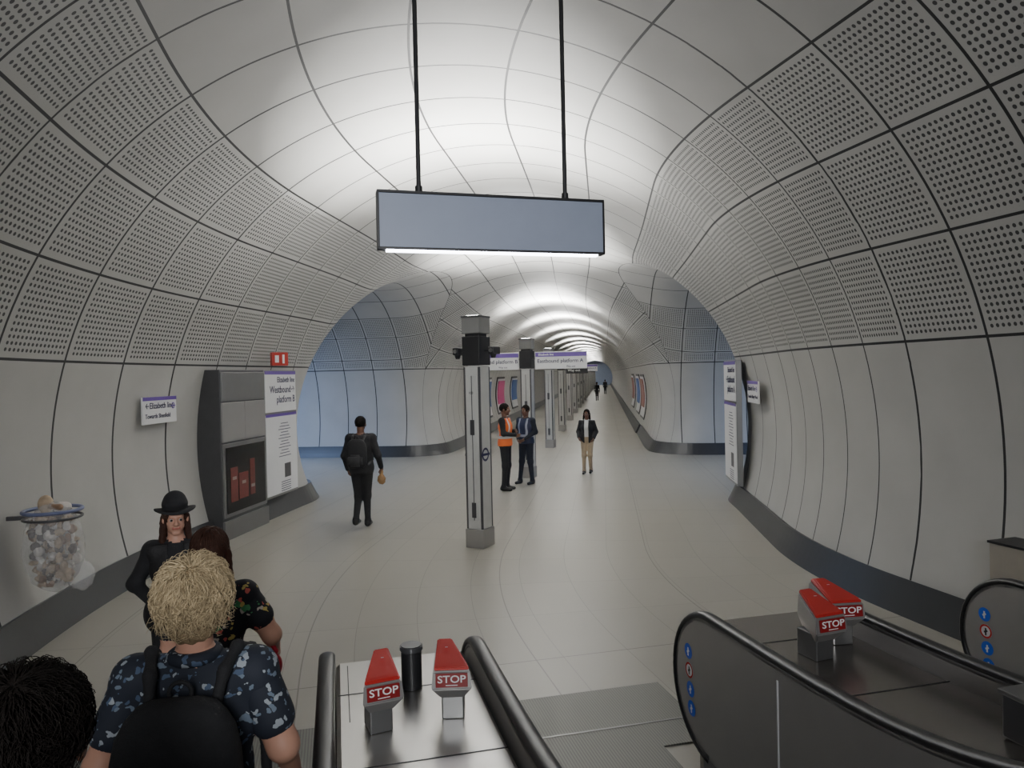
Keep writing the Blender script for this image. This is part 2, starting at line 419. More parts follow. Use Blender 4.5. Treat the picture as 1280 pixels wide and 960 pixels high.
def sweep(name,path,s0,sec,mat,parent):
    V=[];F=[];m=len(sec)
    for i,(a,b) in enumerate(path):
        p0=path[max(0,i-1)]; p1=path[min(len(path)-1,i+1)]
        tx,tz=p1[0]-p0[0],p1[1]-p0[1]; L=math.hypot(tx,tz); tx/=L; tz/=L; nx_,nz_=tz,-tx
        for ds,dn in sec: V.append((s0+ds,a+nx_*dn,b+nz_*dn))
    for i in range(len(path)-1):
        for j in range(m):
            k=(j+1)%m; F.append((i*m+j,i*m+k,(i+1)*m+k,(i+1)*m+j))
    F.append(tuple(range(m))[::-1]); F.append(tuple((len(path)-1)*m+j for j in range(m)))
    return mk(name,V,F,mat,parent,smooth=True)
oval=[(.042*math.cos(a),.024*math.sin(a)) for a in np.linspace(0,2*math.pi,13)[:-1]]
guide=[(-.03,-.035),(.03,-.035),(.03,-.015),(-.03,-.015)]
def balus(parent,s0,inner):
    V=[];F=[]
    ts=[NC[0]+NR*.97*math.sin(a) for a in np.linspace(math.pi/2,0,14)]
    tt=NC[0]-.05
    while tt>TEND: ts.append(tt); tt-=.15
    for tt in ts:
        if tt>=NC[0]-1e-6:
            r=math.sqrt(max(0,(NR*.97)**2-(tt-NC[0])**2)); hi=NC[1]+r; lo=NC[1]-r
        else: hi=RT-.025+stepz(tt); lo=-.02+max(0,stepz(tt)-.1)
        if tt<NC[0]+.02: lo=min(lo,.0)
        for ds in (-.03,.03):
            V.append((s0+ds,tt,hi)); V.append((s0+ds,tt,lo))
    for i in range(len(ts)-1):
        a=i*4;b=a+4
        F+=[(a,b,b+1,a+1),(a+2,a+3,b+3,b+2),(a,a+2,b+2,b),(a+1,b+1,b+3,a+3)]
    mk('balustrade',V,F,STEELM,parent)
    sweep('handrail',RP,s0,oval,BLACK,parent); sweep('handrail_guide',RP,s0,guide,STEELD,parent)
    for tt in (-.95,-2.2): box('panel_joint',(.004,.012,.8),(s0+inner*.031,tt,.55+stepz(tt)),WHITE,parent)
    V=[];F=[]
    for k in range(20):
        t_=-.2-.25*k
        for z_,o_ in ((stepz(t_)-.0,.05),(stepz(t_)+.2,.035)): V.append((s0+inner*o_,t_,z_))
    for k in range(19): F.append((2*k,2*k+1,2*k+3,2*k+2))
    mk('skirt_panel',V,F,STEELD,parent)
    for k in range(4):
        zc2=.76-.115*k
        rt=(0,0,D(90))
        disc_ring('sticker',0,.048,BLUE if k!=1 else WHITE,parent,(s0+inner*.0325,-.02-.01*k,zc2),rt,24)
        if k==1: disc_ring('sticker_ring',.036,.048,RED,parent,(s0+inner*.034,-.02-.01*k,zc2),rt,24)
        box('pictogram',(.012,.001,.05),(s0+inner*.0345,-.02-.01*k,zc2-.002),WINK if k!=1 else BLKP,parent,rot=(0,0,D(90)))
        box('pictogram',(.03,.001,.012),(s0+inner*.0345,-.02-.01*k,zc2+.0),WINK if k!=1 else BLKP,parent,rot=(0,D(30),D(90)))
def escal(s0,w,label):
    e=empty('escalator',ew(s0,0),BETA,label,'escalator',group='bank of escalators')
    balus(e,0,1); balus(e,w,-1)
    box('landing_plate',(w-.12,1.2,.012),(w/2,-.3,.006),GROOVE,e)
    box('landing_plate',(w+.66,.92,.012),(w/2+.0,.76,.006),GROOVE,e)
    box('plate_seam',(w+.66,.015,.002),(w/2,.62,.014),STEELD,e)
    box('comb_plate',(w-.2,.22,.02),(w/2,-1.0,.01),STEELD,e)
    tt=-1.12
    for k in range(9):
        z_=max(0,stepz(tt-.2)); box('step',(w-.26,.39,.2+.02),(w/2,tt-.2,z_-.09),GROOVE,e,.004); tt-=.4
    return e
escal(-1.48,1.48,'escalator with stainless balustrades and black handrails, carrying passengers')
escal(.80,1.40,'empty escalator with stainless balustrades and grooved landing plate')
escal(3.06,1.40,'empty escalator with stainless balustrades beside the curved wall')
def deck(s0,s1,label,mat,t1=.0):
    e=empty('escalator_deck',ew((s0+s1)/2,0),BETA,label,'escalator deck')
    w=(s1-s0); V=[];F=[]
    ts=[t1]+[t1-.15*k-.05 for k in range(1,34)]
    for tt in ts:
        z_=.92+stepz(tt); lo=max(0,stepz(tt)-.2)
        for x,zz in ((-w/2,lo),(-w/2,z_-.02),(-w/2+.02,z_),(w/2-.02,z_),(w/2,z_-.02),(w/2,lo)): V.append((x,tt,zz))
    for i in range(len(ts)-1):
        for j in range(5): F.append((i*6+j,(i+1)*6+j,(i+1)*6+j+1,i*6+j+1))
    F.append((0,1,2,3,4,5))
    mk('deck_cladding',V,F,mat,e)
    for tt in (-.42,-1.15,-1.95): box('deck_joint',(w-.02,.006,.003),(0,tt,.921+stepz(tt)),BLKP,e)
    for x in (-w/2+.06,): box('deck_joint',(.005,1.4,.003),(x,-.75,.9215),BLKP,e)
    return e
STEELB=M('bronzed_stainless',(.30,.28,.26),.25,.9,.1,3)
deck(.045,.755,'stainless steel deck between two escalators',STEEL)
deck(2.245,3.015,'stainless steel deck between two escalators with stop buttons',STEELB)
deck(4.52,5.15,'stainless steel deck between escalator and curved wall',STEELB)
deck(-2.6,-1.53,'stainless steel deck between escalator and wall',STEEL)
def stopunit(s,t_,rz,ax,sc=(1.08,1.08,.9)):
    p=ew(s,t_,.92+stepz(t_)); e=empty('emergency_stop_unit',p,BETA+D(rz),'grey escalator stop unit with red wedge hood reading STOP','emergency stop',group='escalator emergency stop units')
    e.scale=sc
    box('pedestal',(.095,.12,.15),(0,0,.075),STEELD,e,.006)
    plan=[(-.082,-.10),(.082,-.10),(ax+.035,.11),(ax-.035,.11)]
    def ring(sc,zf,zb): return [(x*sc,y*sc,zf if y<0 else zb) for x,y in plan]
    def hull(name,rings,mat,bev=.004):
        bm=bmesh.new(); R_=[[bm.verts.new(v) for v in r] for r in rings]
        bm.faces.new(R_[0][::-1]); bm.faces.new(R_[-1])
        for a,b in zip(R_[:-1],R_[1:]):
            for i in range(4): j=(i+1)%4; bm.faces.new((a[i],a[j],b[j],b[i]))
        bmesh.ops.recalc_face_normals(bm,faces=bm.faces[:])
        if bev: bmesh.ops.bevel(bm,geom=bm.edges[:],offset=bev,segments=2,affect='EDGES')
        return frombm(name,bm,mat,e)
    hull('housing',[ring(.62,.11,.11),ring(1.05,.175,.2),ring(.97,.262,.325)],STEELM,.006)
    hull('red_hood',[ring(.90,.262,.325),ring(.90,.28,.345),ring(.78,.286,.35)],RED,.004)
    box('front_plate',(.135,.008,.068),(0,-.104,.222),DRED,e,.003,rot=(D(-5),0,0))
    text('STOP',.05,(0,-.1095,.228),(D(85),0,0),WINK,e,align='CENTER')
    box('label_line',(.05,.001,.004),(0,-.111,.2),WINK,e)
    disc_ring('indicator',0,.007,WINK,e,(ax*.6,.02,.335),(D(75),0,0),12)
    return e
stopunit(.23,-.80,10,.045); stopunit(.58,-.76,-12,-.045)
stopunit(2.60,-.66,6,.04,(1.25,1.25,.95)); stopunit(2.86,-.50,-8,-.04,(1.25,1.25,.95))
e=empty('bollard',ew(.42,-.42,.92),BETA,'short black cylindrical post on escalator deck','bollard')
cyl('bollard_body',.052,.19,(0,0,.095),BLKP,e,bev=.004); cyl('bollard_cap',.058,.03,(0,0,.205),DGREY,e,bev=.006)
e=empty('control_box',ew(2.80,-1.86,.97),BETA,'dark grey metal control box on escalator deck','control box')
box('box_body',(.2,.3,.18),(0,0,.09),DGREY,e,.01); box('box_lid',(.22,.32,.02),(0,0,.19),STEELD,e,.004)
# ------------------------------------------------------------------ wall furniture
def wallsign(x,y,z,rz,lines):
    e=empty('wall_sign',(x,y,z),rz,'small white wall sign with purple band','sign')
    box('sign_board',(.85,.03,.37),(0,0,.0),WHITE,e,.004)
    box('header_band',(.85,.004,.05),(0,-.017,.16),PURPLE,e)
    text(lines[0],.115,(-.38,-.018,.06),(D(90),0,0),INK,e)
    text(lines[1],.085,(-.38,-.018,-.08),(D(90),0,0),INK,e)
    roundel(e,(.33,-.018,.05),.045)
wallsign(-6.14,9.3,2.12,D(90+4),('\u2190Elizabeth line','Towards Shenfield'))
wallsign(2.5,12.6,2.12,D(-90),('Elizabeth line\u2192','Towards Abbey Wood'))
e=empty('equipment_cabinet',(-6.02,11.23,0),D(90),'tall grey cabinet with dark glazed lower door against curved wall','cabinet')
box('cabinet_body',(1.45,.5,2.68),(0,.15,1.34),DGREY,e,.01)
box('plinth',(1.47,.04,.3),(0,-.12,.15),STEELD,e,.004)
for sx in (-1,1): box('upper_door',(.70,.03,.62),(sx*.355,-.11,1.85),STEELM,e,.004)
box('top_panel',(1.41,.03,.46),(0,-.11,2.41),STEELD,e,.004)
box('lower_frame',(1.41,.03,1.16),(0,-.11,.93),STEELD,e,.004)
box('glass_door',(1.28,.02,1.04),(0,-.125,.93),M('dark_glass',(.008,.008,.01),.12,0,.05,3,0,None,1,None,0,.3),e,.003)
OR_=M('painted_red_reflection',(.13,.022,.016),.4,0,.5,14)  # red reflection in the dark glass, painted on as thin flat pieces
for k,(a_,w_,h_,z_) in enumerate(((-.42,.22,.55,.85),(-.12,.3,.42,.8),(.18,.16,.6,.9))): box('red_reflection',(w_,.006,h_),(a_,-.138,z_),OR_,e,.002)
for k in range(3): box('white_label',(.12,.006,.05),(-.42+.3*k,-.142,.95-.1*k),STEELM,e)
def bigpanel(x,y,rz,w,l3,label):
    e=empty('wayfinding_panel',(x,y,0),rz,label,'sign')
    box('panel_back',(w,.1,2.3),(0,.04,1.53),STEELD,e,.006)
    box('upper_sheet',(w-.06,.01,.72),(0,-.016,2.28),WHITE,e)
    box('lower_sheet',(w-.06,.01,1.45),(0,-.016,1.15),WHITE,e)
    box('header_band',(w-.06,.006,.06),(0,-.022,2.63),PURPLE,e)
    box('header_band',(w-.06,.006,.05),(0,-.022,1.86),PURPLE,e)
    for i,s_ in enumerate(l3): text(s_,.18 if i else .14,(w/2-.08,-.024,2.5-.18*i),(D(90),0,0),INK,e,align='RIGHT')
    for r in range(12): box('text_line',(.3+.2*((r*7)%3)/2,.002,.012),(.1,-.0225,1.7-.055*r),INK,e)
    box('diagram_block',(.26,.002,.26),(.2,-.0225,.82),DGREY,e)
    for r in range(5): box('text_line',(.4,.002,.012),(.12,-.0225,.62-.04*r),INK,e)
    return e
bigpanel(-5.94,12.64,D(90),1.32,['Elizabeth line','Westbound\u2192','platform B'],'white wayfinding panel reading Westbound platform B beside grey cabinet')
bigpanel(2.38,14.1,D(-90),1.3,['Elizabeth line','\u2190Eastbound','platform A'],'white wayfinding panel reading Eastbound platform A on curved wall')
e=empty('fire_point_sign',(-5.85,12.45,2.76),D(45),'small red illuminated sign above wayfinding panel','sign')
box('sign_box',(.3,.1,.24),(0,0,.12),M('red_lit',(.45,.04,.03),.4,0,.05),e,.01)
box('pictogram_tile',(.07,.004,.13),(-.06,-.053,.12),WINK,e); box('pictogram_tile',(.04,.004,.16),(.06,-.053,.12),WINK,e)
e=empty('wall_box',(3.60,6.17,.72),D(-66),'beige metal panel box against curved wall beside escalator','panel')
box('box_body',(1.1,.3,.52),(0,0,0),M('bronze_panel',(.36,.33,.28),.5,.1),e,.008); box('box_trim',(1.12,.32,.02),(0,0,.265),BLKP,e)
def poster(x,y,side,c1,w=2.6):
    e=empty('advert_poster',(x,y,0),D(-90) if side>0 else D(90),'framed advertisement poster on tunnel wall','poster')
    z0,z1=.55,2.4; n=12
    def arc(zz,off): return math.sqrt(max(.1,RF**2-(zz-ZC)**2))-off
    def sheet(nm,xa,xb,za,zb,off,mat):
        V=[];F=[]
        for i in range(n+1):
            zz=za+(zb-za)*i/n; dy=arc(zz,off)-abs(x-X0)
            V+= [(xa,dy,zz),(xb,dy,zz)]
        for i in range(n): F.append((2*i,2*i+1,2*i+3,2*i+2))
        o=mk(nm,V,F,mat,e); s_=o.modifiers.new('s','SOLIDIFY'); s_.thickness=.03
    sheet('poster_frame',-w/2,w/2,z0,z1,.03,BLKP); sheet('poster_sheet',-w/2+.12,w/2-.12,z0+.1,z1-.1,.07,WHITE)
    sheet('poster_print',-w/2+.2,w/2-.2,z0+.5,z1-.2,.105,c1)
pk=M('pink_print',(.5,.06,.2),.5); bl=M('blue_print',(.05,.12,.35),.5); rd=M('brown_print',(.25,.1,.08),.5)
poster(X0+RF,31,1,rd); poster(X0+RF,35,1,bl); poster(X0+RF,41,1,rd)
poster(X0-RF,32,-1,bl); poster(X0-RF,36.5,-1,pk); poster(X0-RF,42,-1,bl)
# ------------------------------------------------------------------ rubbish bin
e=empty('litter_bin',(-5.36,6.38,.5),D(20),'wall-hung litter bin ring with clear bag full of rubbish','litter bin')
rng=np.random.RandomState(5)
TR=[M('trash_brown',(.26,.16,.10),.7,0,.4,25),M('trash_white',(.6,.56,.52),.6,0,.3,25),M('trash_dark',(.10,.08,.07),.6,0,.4,25),M('trash_tan',(.42,.32,.22),.7,0,.4,25)]
pr=[];
for k in range(170):
    a=rng.rand()*6.28; zc=.06+.68*rng.rand(); r=.21*math.sqrt(rng.rand())*math.sqrt(max(.2,1-((zc-.42)/.46)**2))
    pr.append(('e',(r*math.cos(a),r*math.sin(a),zc),tuple(.014+.045*rng.rand(3)),rng.choice([0,1,2,3,3,2,1])))
V_,F_,L_=poly(pr,.011,.004,disp=lambda P:.006*np.sin(P[...,0]*130+P[...,2]*70)*np.sin(P[...,1]*120-P[...,2]*90)); mk('rubbish',V_,F_,TR,e,fm=L_)
t=NT('clear_plastic_film'); t.col((.8,.8,.8)); t.rm(.15); t.b.inputs['Alpha'].default_value=.28; t.bump(t.noise(14),.8,.03); FILM=t.mat
prb=[('e',(0,0,.42),(.26,.26,.44),0)]
V_,F_,L_=poly(prb,.02,.01,disp=lambda P:.014*np.sin(P[...,0]*37+np.sin(P[...,2]*21)*2)*np.sin(P[...,1]*31+P[...,2]*9)); mk('clear_bag',V_,F_,FILM,e,smooth=True)
V_,F_,L_=poly([('e',(.2,.1,.1),(.12,.1,.15),0)],.02,.01,disp=lambda P:.01*np.sin(P[...,0]*57+np.sin(P[...,2]*41)*2)); mk('bag_tail',V_,F_,FILM,e,smooth=True)
def torus(R_,r_,mat,name,parent,loc,n1=40,n2=10):
    V=[];F=[]
    for i in range(n1):
        a=6.28318*i/n1
        for j in range(n2):
            b=6.28318*j/n2; V.append(((R_+r_*math.cos(b))*math.cos(a),(R_+r_*math.cos(b))*math.sin(a),r_*math.sin(b)))
    for i in range(n1):
        for j in range(n2):
            F.append((i*n2+j,((i+1)%n1)*n2+j,((i+1)%n1)*n2+(j+1)%n2,i*n2+(j+1)%n2))
    return mk(name,V,F,mat,parent,smooth=True,loc=loc)
torus(.25,.018,M('grey_blue_rim',(.12,.14,.25),.4),'rim_ring',e,(0,0,.78)); torus(.25,.012,DGREY,'lower_ring',e,(0,0,.71))
V_,F_,L_=poly([('e',(-.06,0,.84),(.07,.06,.09),3),('e',(.07,.05,.8),(.08,.07,.05),1),('s',(-.12,.05,.82),(.1,-.1,.82),.02,.03,0)],.012,.01); mk('overflowing_rubbish',V_,F_,TR,e,fm=L_)
box('wall_bracket',(.16,.04,.04),(-.32,.0,.72),DGREY,e,.004)
# ------------------------------------------------------------------ people
SK1=M('skin_light',(.50,.27,.19),.5,0,.08,20); SK2=M('skin_brown',(.16,.075,.045),.5,0,.1,20)
def patt(name,base,spots,scale=30,thr=.35):
    t=NT(name); v=t.n('ShaderNodeTexVoronoi'); v.inputs['Scale'].default_value=scale
    tc=t.n('ShaderNodeTexCoord').outputs['Object']
    nn=t.n('ShaderNodeTexNoise'); nn.inputs['Scale'].default_value=scale*.8; t.L(tc,nn.inputs['Vector'])
    va=t.n('ShaderNodeVectorMath'); va.operation='MULTIPLY_ADD'; t.L(nn.outputs['Color'],va.inputs[0]); va.inputs[1].default_value=(.06,.06,.06); t.L(tc,va.inputs[2])
    t.L(va.outputs[0],v.inputs['Vector'])
    r=t.n('ShaderNodeValToRGB'); r.color_ramp.interpolation='CONSTANT'; els=r.color_ramp.elements
    t.L(t.sep(v.outputs['Color'])[0],r.inputs[0])
    els[0].position=0; els[0].color=spots[0]+(1,)
    els[1].position=1/len(spots); els[1].color=spots[1 % len(spots)]+(1,)
    for i in range(2,len(spots)):
        q=els.new(i/len(spots)); q.color=spots[i]+(1,)
    nzz=t.noise(scale*.55); mask=t.m('GREATER_THAN',t.m('ADD',t.m('MULTIPLY',v.outputs['Distance'],.55),nzz),thr+.45)
    t.col(t.mixc(mask,r.outputs[0],base)); t.rm(.8); return t.mat
def stripes_mat(name,base,ref):
    t=NT(name); oz=t.sep(t.n('ShaderNodeTexCoord').outputs['Object'])
    m1=t.m('LESS_THAN',t.m('ABSOLUTE',t.m('SUBTRACT',oz[2],1.08)),.028)
    m2=t.m('MULTIPLY',t.m('LESS_THAN',t.m('ABSOLUTE',t.m('SUBTRACT',t.m('ABSOLUTE',oz[0]),.1)),.022),t.m('GREATER_THAN',oz[2],1.08))
    t.col(t.mixc(t.m('MAXIMUM',m1,m2),base,ref)); t.rm(.6); return t.mat
def rotz(a): c,s=math.cos(a),math.sin(a); return np.array([[c,-s,0],[s,c,0],[0,0,1]])
def rotx(a): c,s=math.cos(a),math.sin(a); return np.array([[1,0,0],[0,c,-s],[0,s,c]])
def handprims(W,d,nrm,side,curl=.5,lab=0):
    W=np.array(W,float); d=np.array(d,float); d/=np.linalg.norm(d); nrm=np.array(nrm,float); nrm-=d*(nrm@d); nrm/=np.linalg.norm(nrm)
    sd=np.cross(d,nrm)*side; P=[]
    for o_ in (-.022,-.007,.008,.023): P.append(('s',W+sd*o_*.6,W+d*.085+sd*o_*1.15,.017,.013,lab))
    for i,(o_,L) in enumerate(((.03,.072),(.010,.082),(-.010,.076),(-.029,.06))):
        p=W+d*.085+sd*o_; ang=.12+curl*.2
        for f,fr in enumerate((.45,.32,.23)):
            ang+=curl*.55; q=p+(d*math.cos(ang)+nrm*math.sin(ang))*L*fr
            P.append(('s',p,q,.0095-.001*f,.0088-.001*f,lab)); p=q
    p=W+d*.03+sd*.026; q=p+(d*.65+sd*.55+nrm*.35)*.042; r=q+(d*.85+sd*.1+nrm*.4)*.032
    P+= [('s',p,q,.013,.011,lab),('s',q,r,.011,.009,lab)]
    return P
BASEP=dict(le=(-.225,-.03,1.13),lw=(-.235,.04,.87),re=(.225,-.03,1.13),rw=(.235,.04,.87),
    lk=(-.1,.015,.5),la=(-.11,-.02,.09),rk=(.1,.015,.5),ra=(.11,-.02,.09),lh=(-.09,0,.92),rh=(.09,0,.92))
EW_=M('eye_white',(.5,.47,.44),.3); IR_=M('iris',(.03,.02,.015),.2)
LP={SK1.name:M('lips_light',(.4,.13,.1),.5),SK2.name:M('lips_brown',(.14,.05,.04),.5)}
def person(label,loc,head,H,skin,top,legs,shoe,pose={},hair=None,hairmat=None,bulk=0.0,sleeve='long',hyaw=0,hpitch=0,vox=.013,female=False,fine=True,curl=.5):
    e=empty('person',loc,D(head),label,'person')
    sc=H/1.75; e.scale=(sc,sc,sc)
    p=dict(BASEP); p.update(pose); b=bulk; sw=.155 if female else .175
    LS=(-sw,-.01,1.41); RS=(sw,-.01,1.41); fs=0 if sleeve=='short' else 1
    pr=[('e',(0,-.01,.95),(.165+b,.115+b,.13),2),('e',(0,.005,1.1),((.135 if female else .15)+b,.105+b,.17),1),('e',(0,0,1.28),((.155 if female else .175)+b,.115+b,.18),1),
        ('s',LS,RS,.06+b*.6,.06+b*.6,1),('s',(0,-.012,1.475),(0,-.01,1.56),.054,.05,0)]
    if female: pr.append(('e',(0,.07,1.27),(.12,.065,.075),1))
    for S_,E_,W_ in ((LS,p['le'],p['lw']),(RS,p['re'],p['rw'])):
        E_=np.array(E_);W_=np.array(W_)
        if fs==0:
            Mi=np.array(S_)*.42+E_*.58
            pr.append(('s',S_,Mi,.056+b*.5,.050+b*.4,1)); pr.append(('s',Mi,E_,.049,.044,0))
            pr.append(('s',E_,W_,.043,.028,0)); 
        else:
            pr.append(('s',S_,E_,.056+b*.5,.046+b*.4,1)); pr.append(('s',E_,W_,.045+b*.3,.034+b*.3,1))
    for h_,k_,a_ in ((p['lh'],p['lk'],p['la']),(p['rh'],p['rk'],p['ra'])):
        a_=np.array(a_,float)
        pr+= [('s',h_,k_,.09+b*.3,.064,2),('s',k_,a_,.062,.044,2),('s',a_+(0,-.035,-.042),a_+(0,.15,-.055),.043,.034,3),('s',a_,a_+(0,0,-.03),.042,.042,3)]
    V,Q,L=poly(pr,vox,.04); Vs=[V];Qs=[Q];Ls=[L];off=len(V)
    Hc=np.array([0,.005,1.63]); R=rotz(D(hyaw))@rotx(D(hpitch)); T=lambda q:R@np.array(q,float)+Hc
    hp=[('e',T((0,-.012,.028)),(.076,.095,.09),0,R),('e',T((0,.022,-.045)),(.058,.066,.07),0,R),('s',T((-.012,.062,-.098)),T((.012,.062,-.098)),.018,.018,0),
        ('s',T((0,.086,.01)),T((0,.104,-.03)),.008,.013,0),('s',T((-.012,.092,-.033)),T((.012,.092,-.033)),.009,.009,0),
        ('s',T((-.034,.076,.024)),T((.034,.076,.024)),.011,.011,0),
        ('s',T((-.018,.08,-.06)),T((.018,.08,-.06)),.0075,.0075,1),
        ('e',T((-.079,-.005,-.012)),(.011,.02,.031),0,R),('e',T((.079,-.005,-.012)),(.011,.02,.031),0,R),
        ('s',T((0,-.03,-.05)),(0,-.012,1.5),.054,.054,0),
        ('n',T((-.031,.097,-.002)),(.016,.014,.009),0,R),('n',T((.031,.097,-.002)),(.016,.014,.009),0,R)]
    V,Q,L=poly(hp,.0065 if fine else .01,.012); L=np.where(L==1,4,0)
    Vs.append(V);Qs.append(Q+off);Ls.append(L);off+=len(V)
    for W_,E_,sd in ((p['lw'],p['le'],1),(p['rw'],p['re'],-1)):
        W_=np.array(W_,float); d=W_-np.array(E_); d/=np.linalg.norm(d)
        V,Q,L=poly(handprims(W_,d,(sd*.8,.25,0),sd,curl),.005 if fine else .008,.007)
        Vs.append(V);Qs.append(Q+off);Ls.append(L*0);off+=len(V)
    body=mk('body',np.concatenate(Vs),np.concatenate(Qs),[skin,top,legs,shoe,LP[skin.name]],e,fm=np.concatenate(Ls),smooth=True)
    if fine:
        for sx in (-1,1):
            bm=bmesh.new(); bmesh.ops.create_uvsphere(bm,u_segments=16,v_segments=12,radius=.0118)
            for f in bm.faces:
                c=f.calc_center_median(); f.material_index=1 if c.y>.0088 else 0
            c=T((sx*.031,.0735,-.002)); frombm('eye',bm,[EW_,IR_],e,loc=c,rot=(D(hpitch),0,D(hyaw)))
    if hair:
        dz=lambda P:.004*np.sin(P[...,0]*170+P[...,2]*60)*np.sin(P[...,1]*150+P[...,2]*90)
        ph=[('e',T((0,-.02,.034)),(.086,.102,.097),0,R),('n',T((0,.11,-.035)),(.076,.085,.105),0,R)]
        if hair=='short': ph+= [('n',T((0,.02,-.13)),(.16,.17,.1),0,R)]
        if hair=='long': ph=[ph[0],('s',T((0,-.055,.0)),T((0,-.085,-.24)),.075,.05,0),('s',T((-.075,-.02,0)),T((-.095,.01,-.22)),.026,.022,0),('s',T((.075,-.02,0)),T((.095,.01,-.22)),.026,.022,0),ph[1]]
        if hair=='tousled': ph=[('e',T((0,-.022,.034)),(.088,.104,.097),0,R),('e',T((0,-.045,-.045)),(.078,.066,.07),0,R),ph[1]]
        V,Q,L=poly(ph,.0075 if fine else .01,.02,disp=dz); mk('hair',V,Q,hairmat,e,smooth=True)
    return e,T,R,p
def cloth(name,e,mat,bulk,z0,z1,off=.014,vox=.013,flare=0,front=None,arms=None,female=False):
    b=bulk+off
    pr=[('e',(0,-.01,.95),(.168+b+flare,.118+b+flare,.2),0),('e',(0,.005,1.1),((.135 if female else .15)+b,.105+b,.19),0),('e',(0,0,1.28),((.155 if female else .175)+b,.115+b,.18),0),
        ('s',(-.13,-.01,1.405),(.13,-.01,1.405),.06+b,.06+b,0),('n',(0,-.0,1.5),(.075,.075,.1),0)]
    if female: pr.append(('e',(0,.07,1.27),(.12+off,.065+off,.075+off),0))
    if arms: pr+=arms
    cl=lambda P:np.maximum(z0-P[...,2],P[...,2]-z1)
    if front: cl2=lambda P:np.maximum(cl(P),np.where(P[...,1]>.02,front-np.abs(P[...,0]),-1))
    else: cl2=cl
    V,Q,L=poly(pr,vox,.03,clip=cl2); return mk(name,V,Q,mat,e,smooth=True)
def strands(name,e,T,mat,n,L0,thick,seed=1,down=.6,wild=.12,lift=.10,grow=1.0):
    rg=np.random.RandomState(seed); V=[];F=[]; c0=np.array([0,-.022,.034]); r=np.array([.088,.104,.097])*grow
    whorl=np.array([.0,-.35,.93]); whorl/=np.linalg.norm(whorl)
    clump=rg.randn(60,3)
    for i in range(n):
        for _ in range(50):
            u=rg.randn(3); u/=np.linalg.norm(u)
            if not(u[1]>.5 and u[2]<.4) and u[2]>-.6: break
        p=u*r*.98+c0
        away=u-whorl*(u@whorl); away/=max(np.linalg.norm(away),1e-3)
        ci=int(np.argmax((clump/np.linalg.norm(clump,axis=1)[:,None])@u))
        L=L0*(.55+.9*rg.rand()); pts=[p]; ns=6; cl=lift*(rg.rand()**2)
        jit=(clump[ci]*.8+rg.randn(3)*.5)*wild*1.6; d=away
        for k in range(ns):
            w=(pts[-1]-c0)/r; w/=np.linalg.norm(w)
            d=away*.5+d*.6+np.array([0,0,-down*.45*(k+1)/ns])+jit*.6+rg.randn(3)*wild*.5
            d=d-w*(d@w)*.85; d/=np.linalg.norm(d)
            q=pts[-1]+d*L/ns
            ww=(q-c0)/r; l=np.linalg.norm(ww); tgt=1.02+cl*math.sin(math.pi*(k+1)/ns*.8)
            if q[2]>-.06+c0[2] : q=c0+ww/l*tgt*r
            elif l<tgt: q=c0+ww/l*tgt*r
            pts.append(q)
        b0=len(V)
        a=np.cross(d,[.3,.2,.9]); a/=np.linalg.norm(a); c=np.cross(d,a)
        for k,q in enumerate(pts):
            rr_=thick*(1-.75*k/ns)
            for j in range(3): V.append(T(q+(a*math.cos(2.094*j)+c*math.sin(2.094*j))*rr_))
        for k in range(ns):
            for j in range(3):
                F.append((b0+k*3+j,b0+k*3+(j+1)%3,b0+k*3+3+(j+1)%3,b0+k*3+3+j))
    return mk(name,V,F,mat,e,smooth=True)
def backpack(loc,head,label,mat,mat2,sc=1.0,w=.32,hh=.5,dd=.17,straps=True):
    e=empty('backpack',loc,D(head),label,'backpack'); e.scale=(sc,)*3
    bm=bmesh.new(); bmesh.ops.create_cube(bm,size=1)
    bmesh.ops.subdivide_edges(bm,edges=bm.edges[:],cuts=6,use_grid_fill=True)
    for v in bm.verts:
        x,y,z_=v.co*2
        nn=(abs(x)**4+abs(y)**4+abs(z_)**4)**.25; m_=max(abs(x),abs(y),abs(z_)); f=m_/nn if nn else 1
        tz=1-.10*max(0,z_)**2
        v.co=Vector((x*f*w/2*tz,y*f*dd/2*(1-.2*z_)-dd/2,z_*f*hh/2+hh/2))
    frombm('bag_body',bm,mat,e,smooth=True)
    bm=bmesh.new(); bmesh.ops.create_cube(bm,size=1); bmesh.ops.bevel(bm,geom=bm.edges[:],offset=.2,segments=4,affect='EDGES')
    for v in bm.verts: v.co=Vector((v.co.x*w*.72,v.co.y*.08,v.co.z*hh*.4))
    frombm('front_pocket',bm,mat2,e,smooth=True,loc=(0,-dd-.005,hh*.28))
    box('zip',(w*.6,.006,.008),(0,-dd-.046,hh*.42),DGREY,e)
    torus(.03,.006,mat2,'grab_handle',e,(0,-.03,hh+.0)).rotation_euler=(D(90),0,0)
    if straps:
        for sx in (-1,1):
            path=[(sx*w*.26,-.02,hh*.9),(sx*w*.30,.04,hh*1.05),(sx*w*.36,.12,hh*1.13),(sx*w*.42,.21,hh*1.05),(sx*w*.46,.265,hh*.8),(sx*w*.5,.25,hh*.5),(sx*w*.56,.17,hh*.25),(sx*w*.5,.0,hh*.1)]
            pr=[('s',path[i],path[i+1],.017,.017,0) for i in range(len(path)-1)]
            V,Q,L=poly(pr,.010,.02); mk('shoulder_strap',V,Q,mat2,e,smooth=True)
    return e
BLKC=M('black_cloth',(.014,.014,.016),.85,0,.3,30,.3); NAVY=M('navy_cloth',(.008,.011,.022),.8,0,.2,30,.2); NAVYV=stripes_mat('navy_vest',(.012,.018,.055),(.28,.3,.36))
ORV=stripes_mat('orange_vest',(.85,.17,.03),(.6,.6,.58)); BEIGE=M('beige_cloth',(.36,.28,.19),.8,0,.1,20)
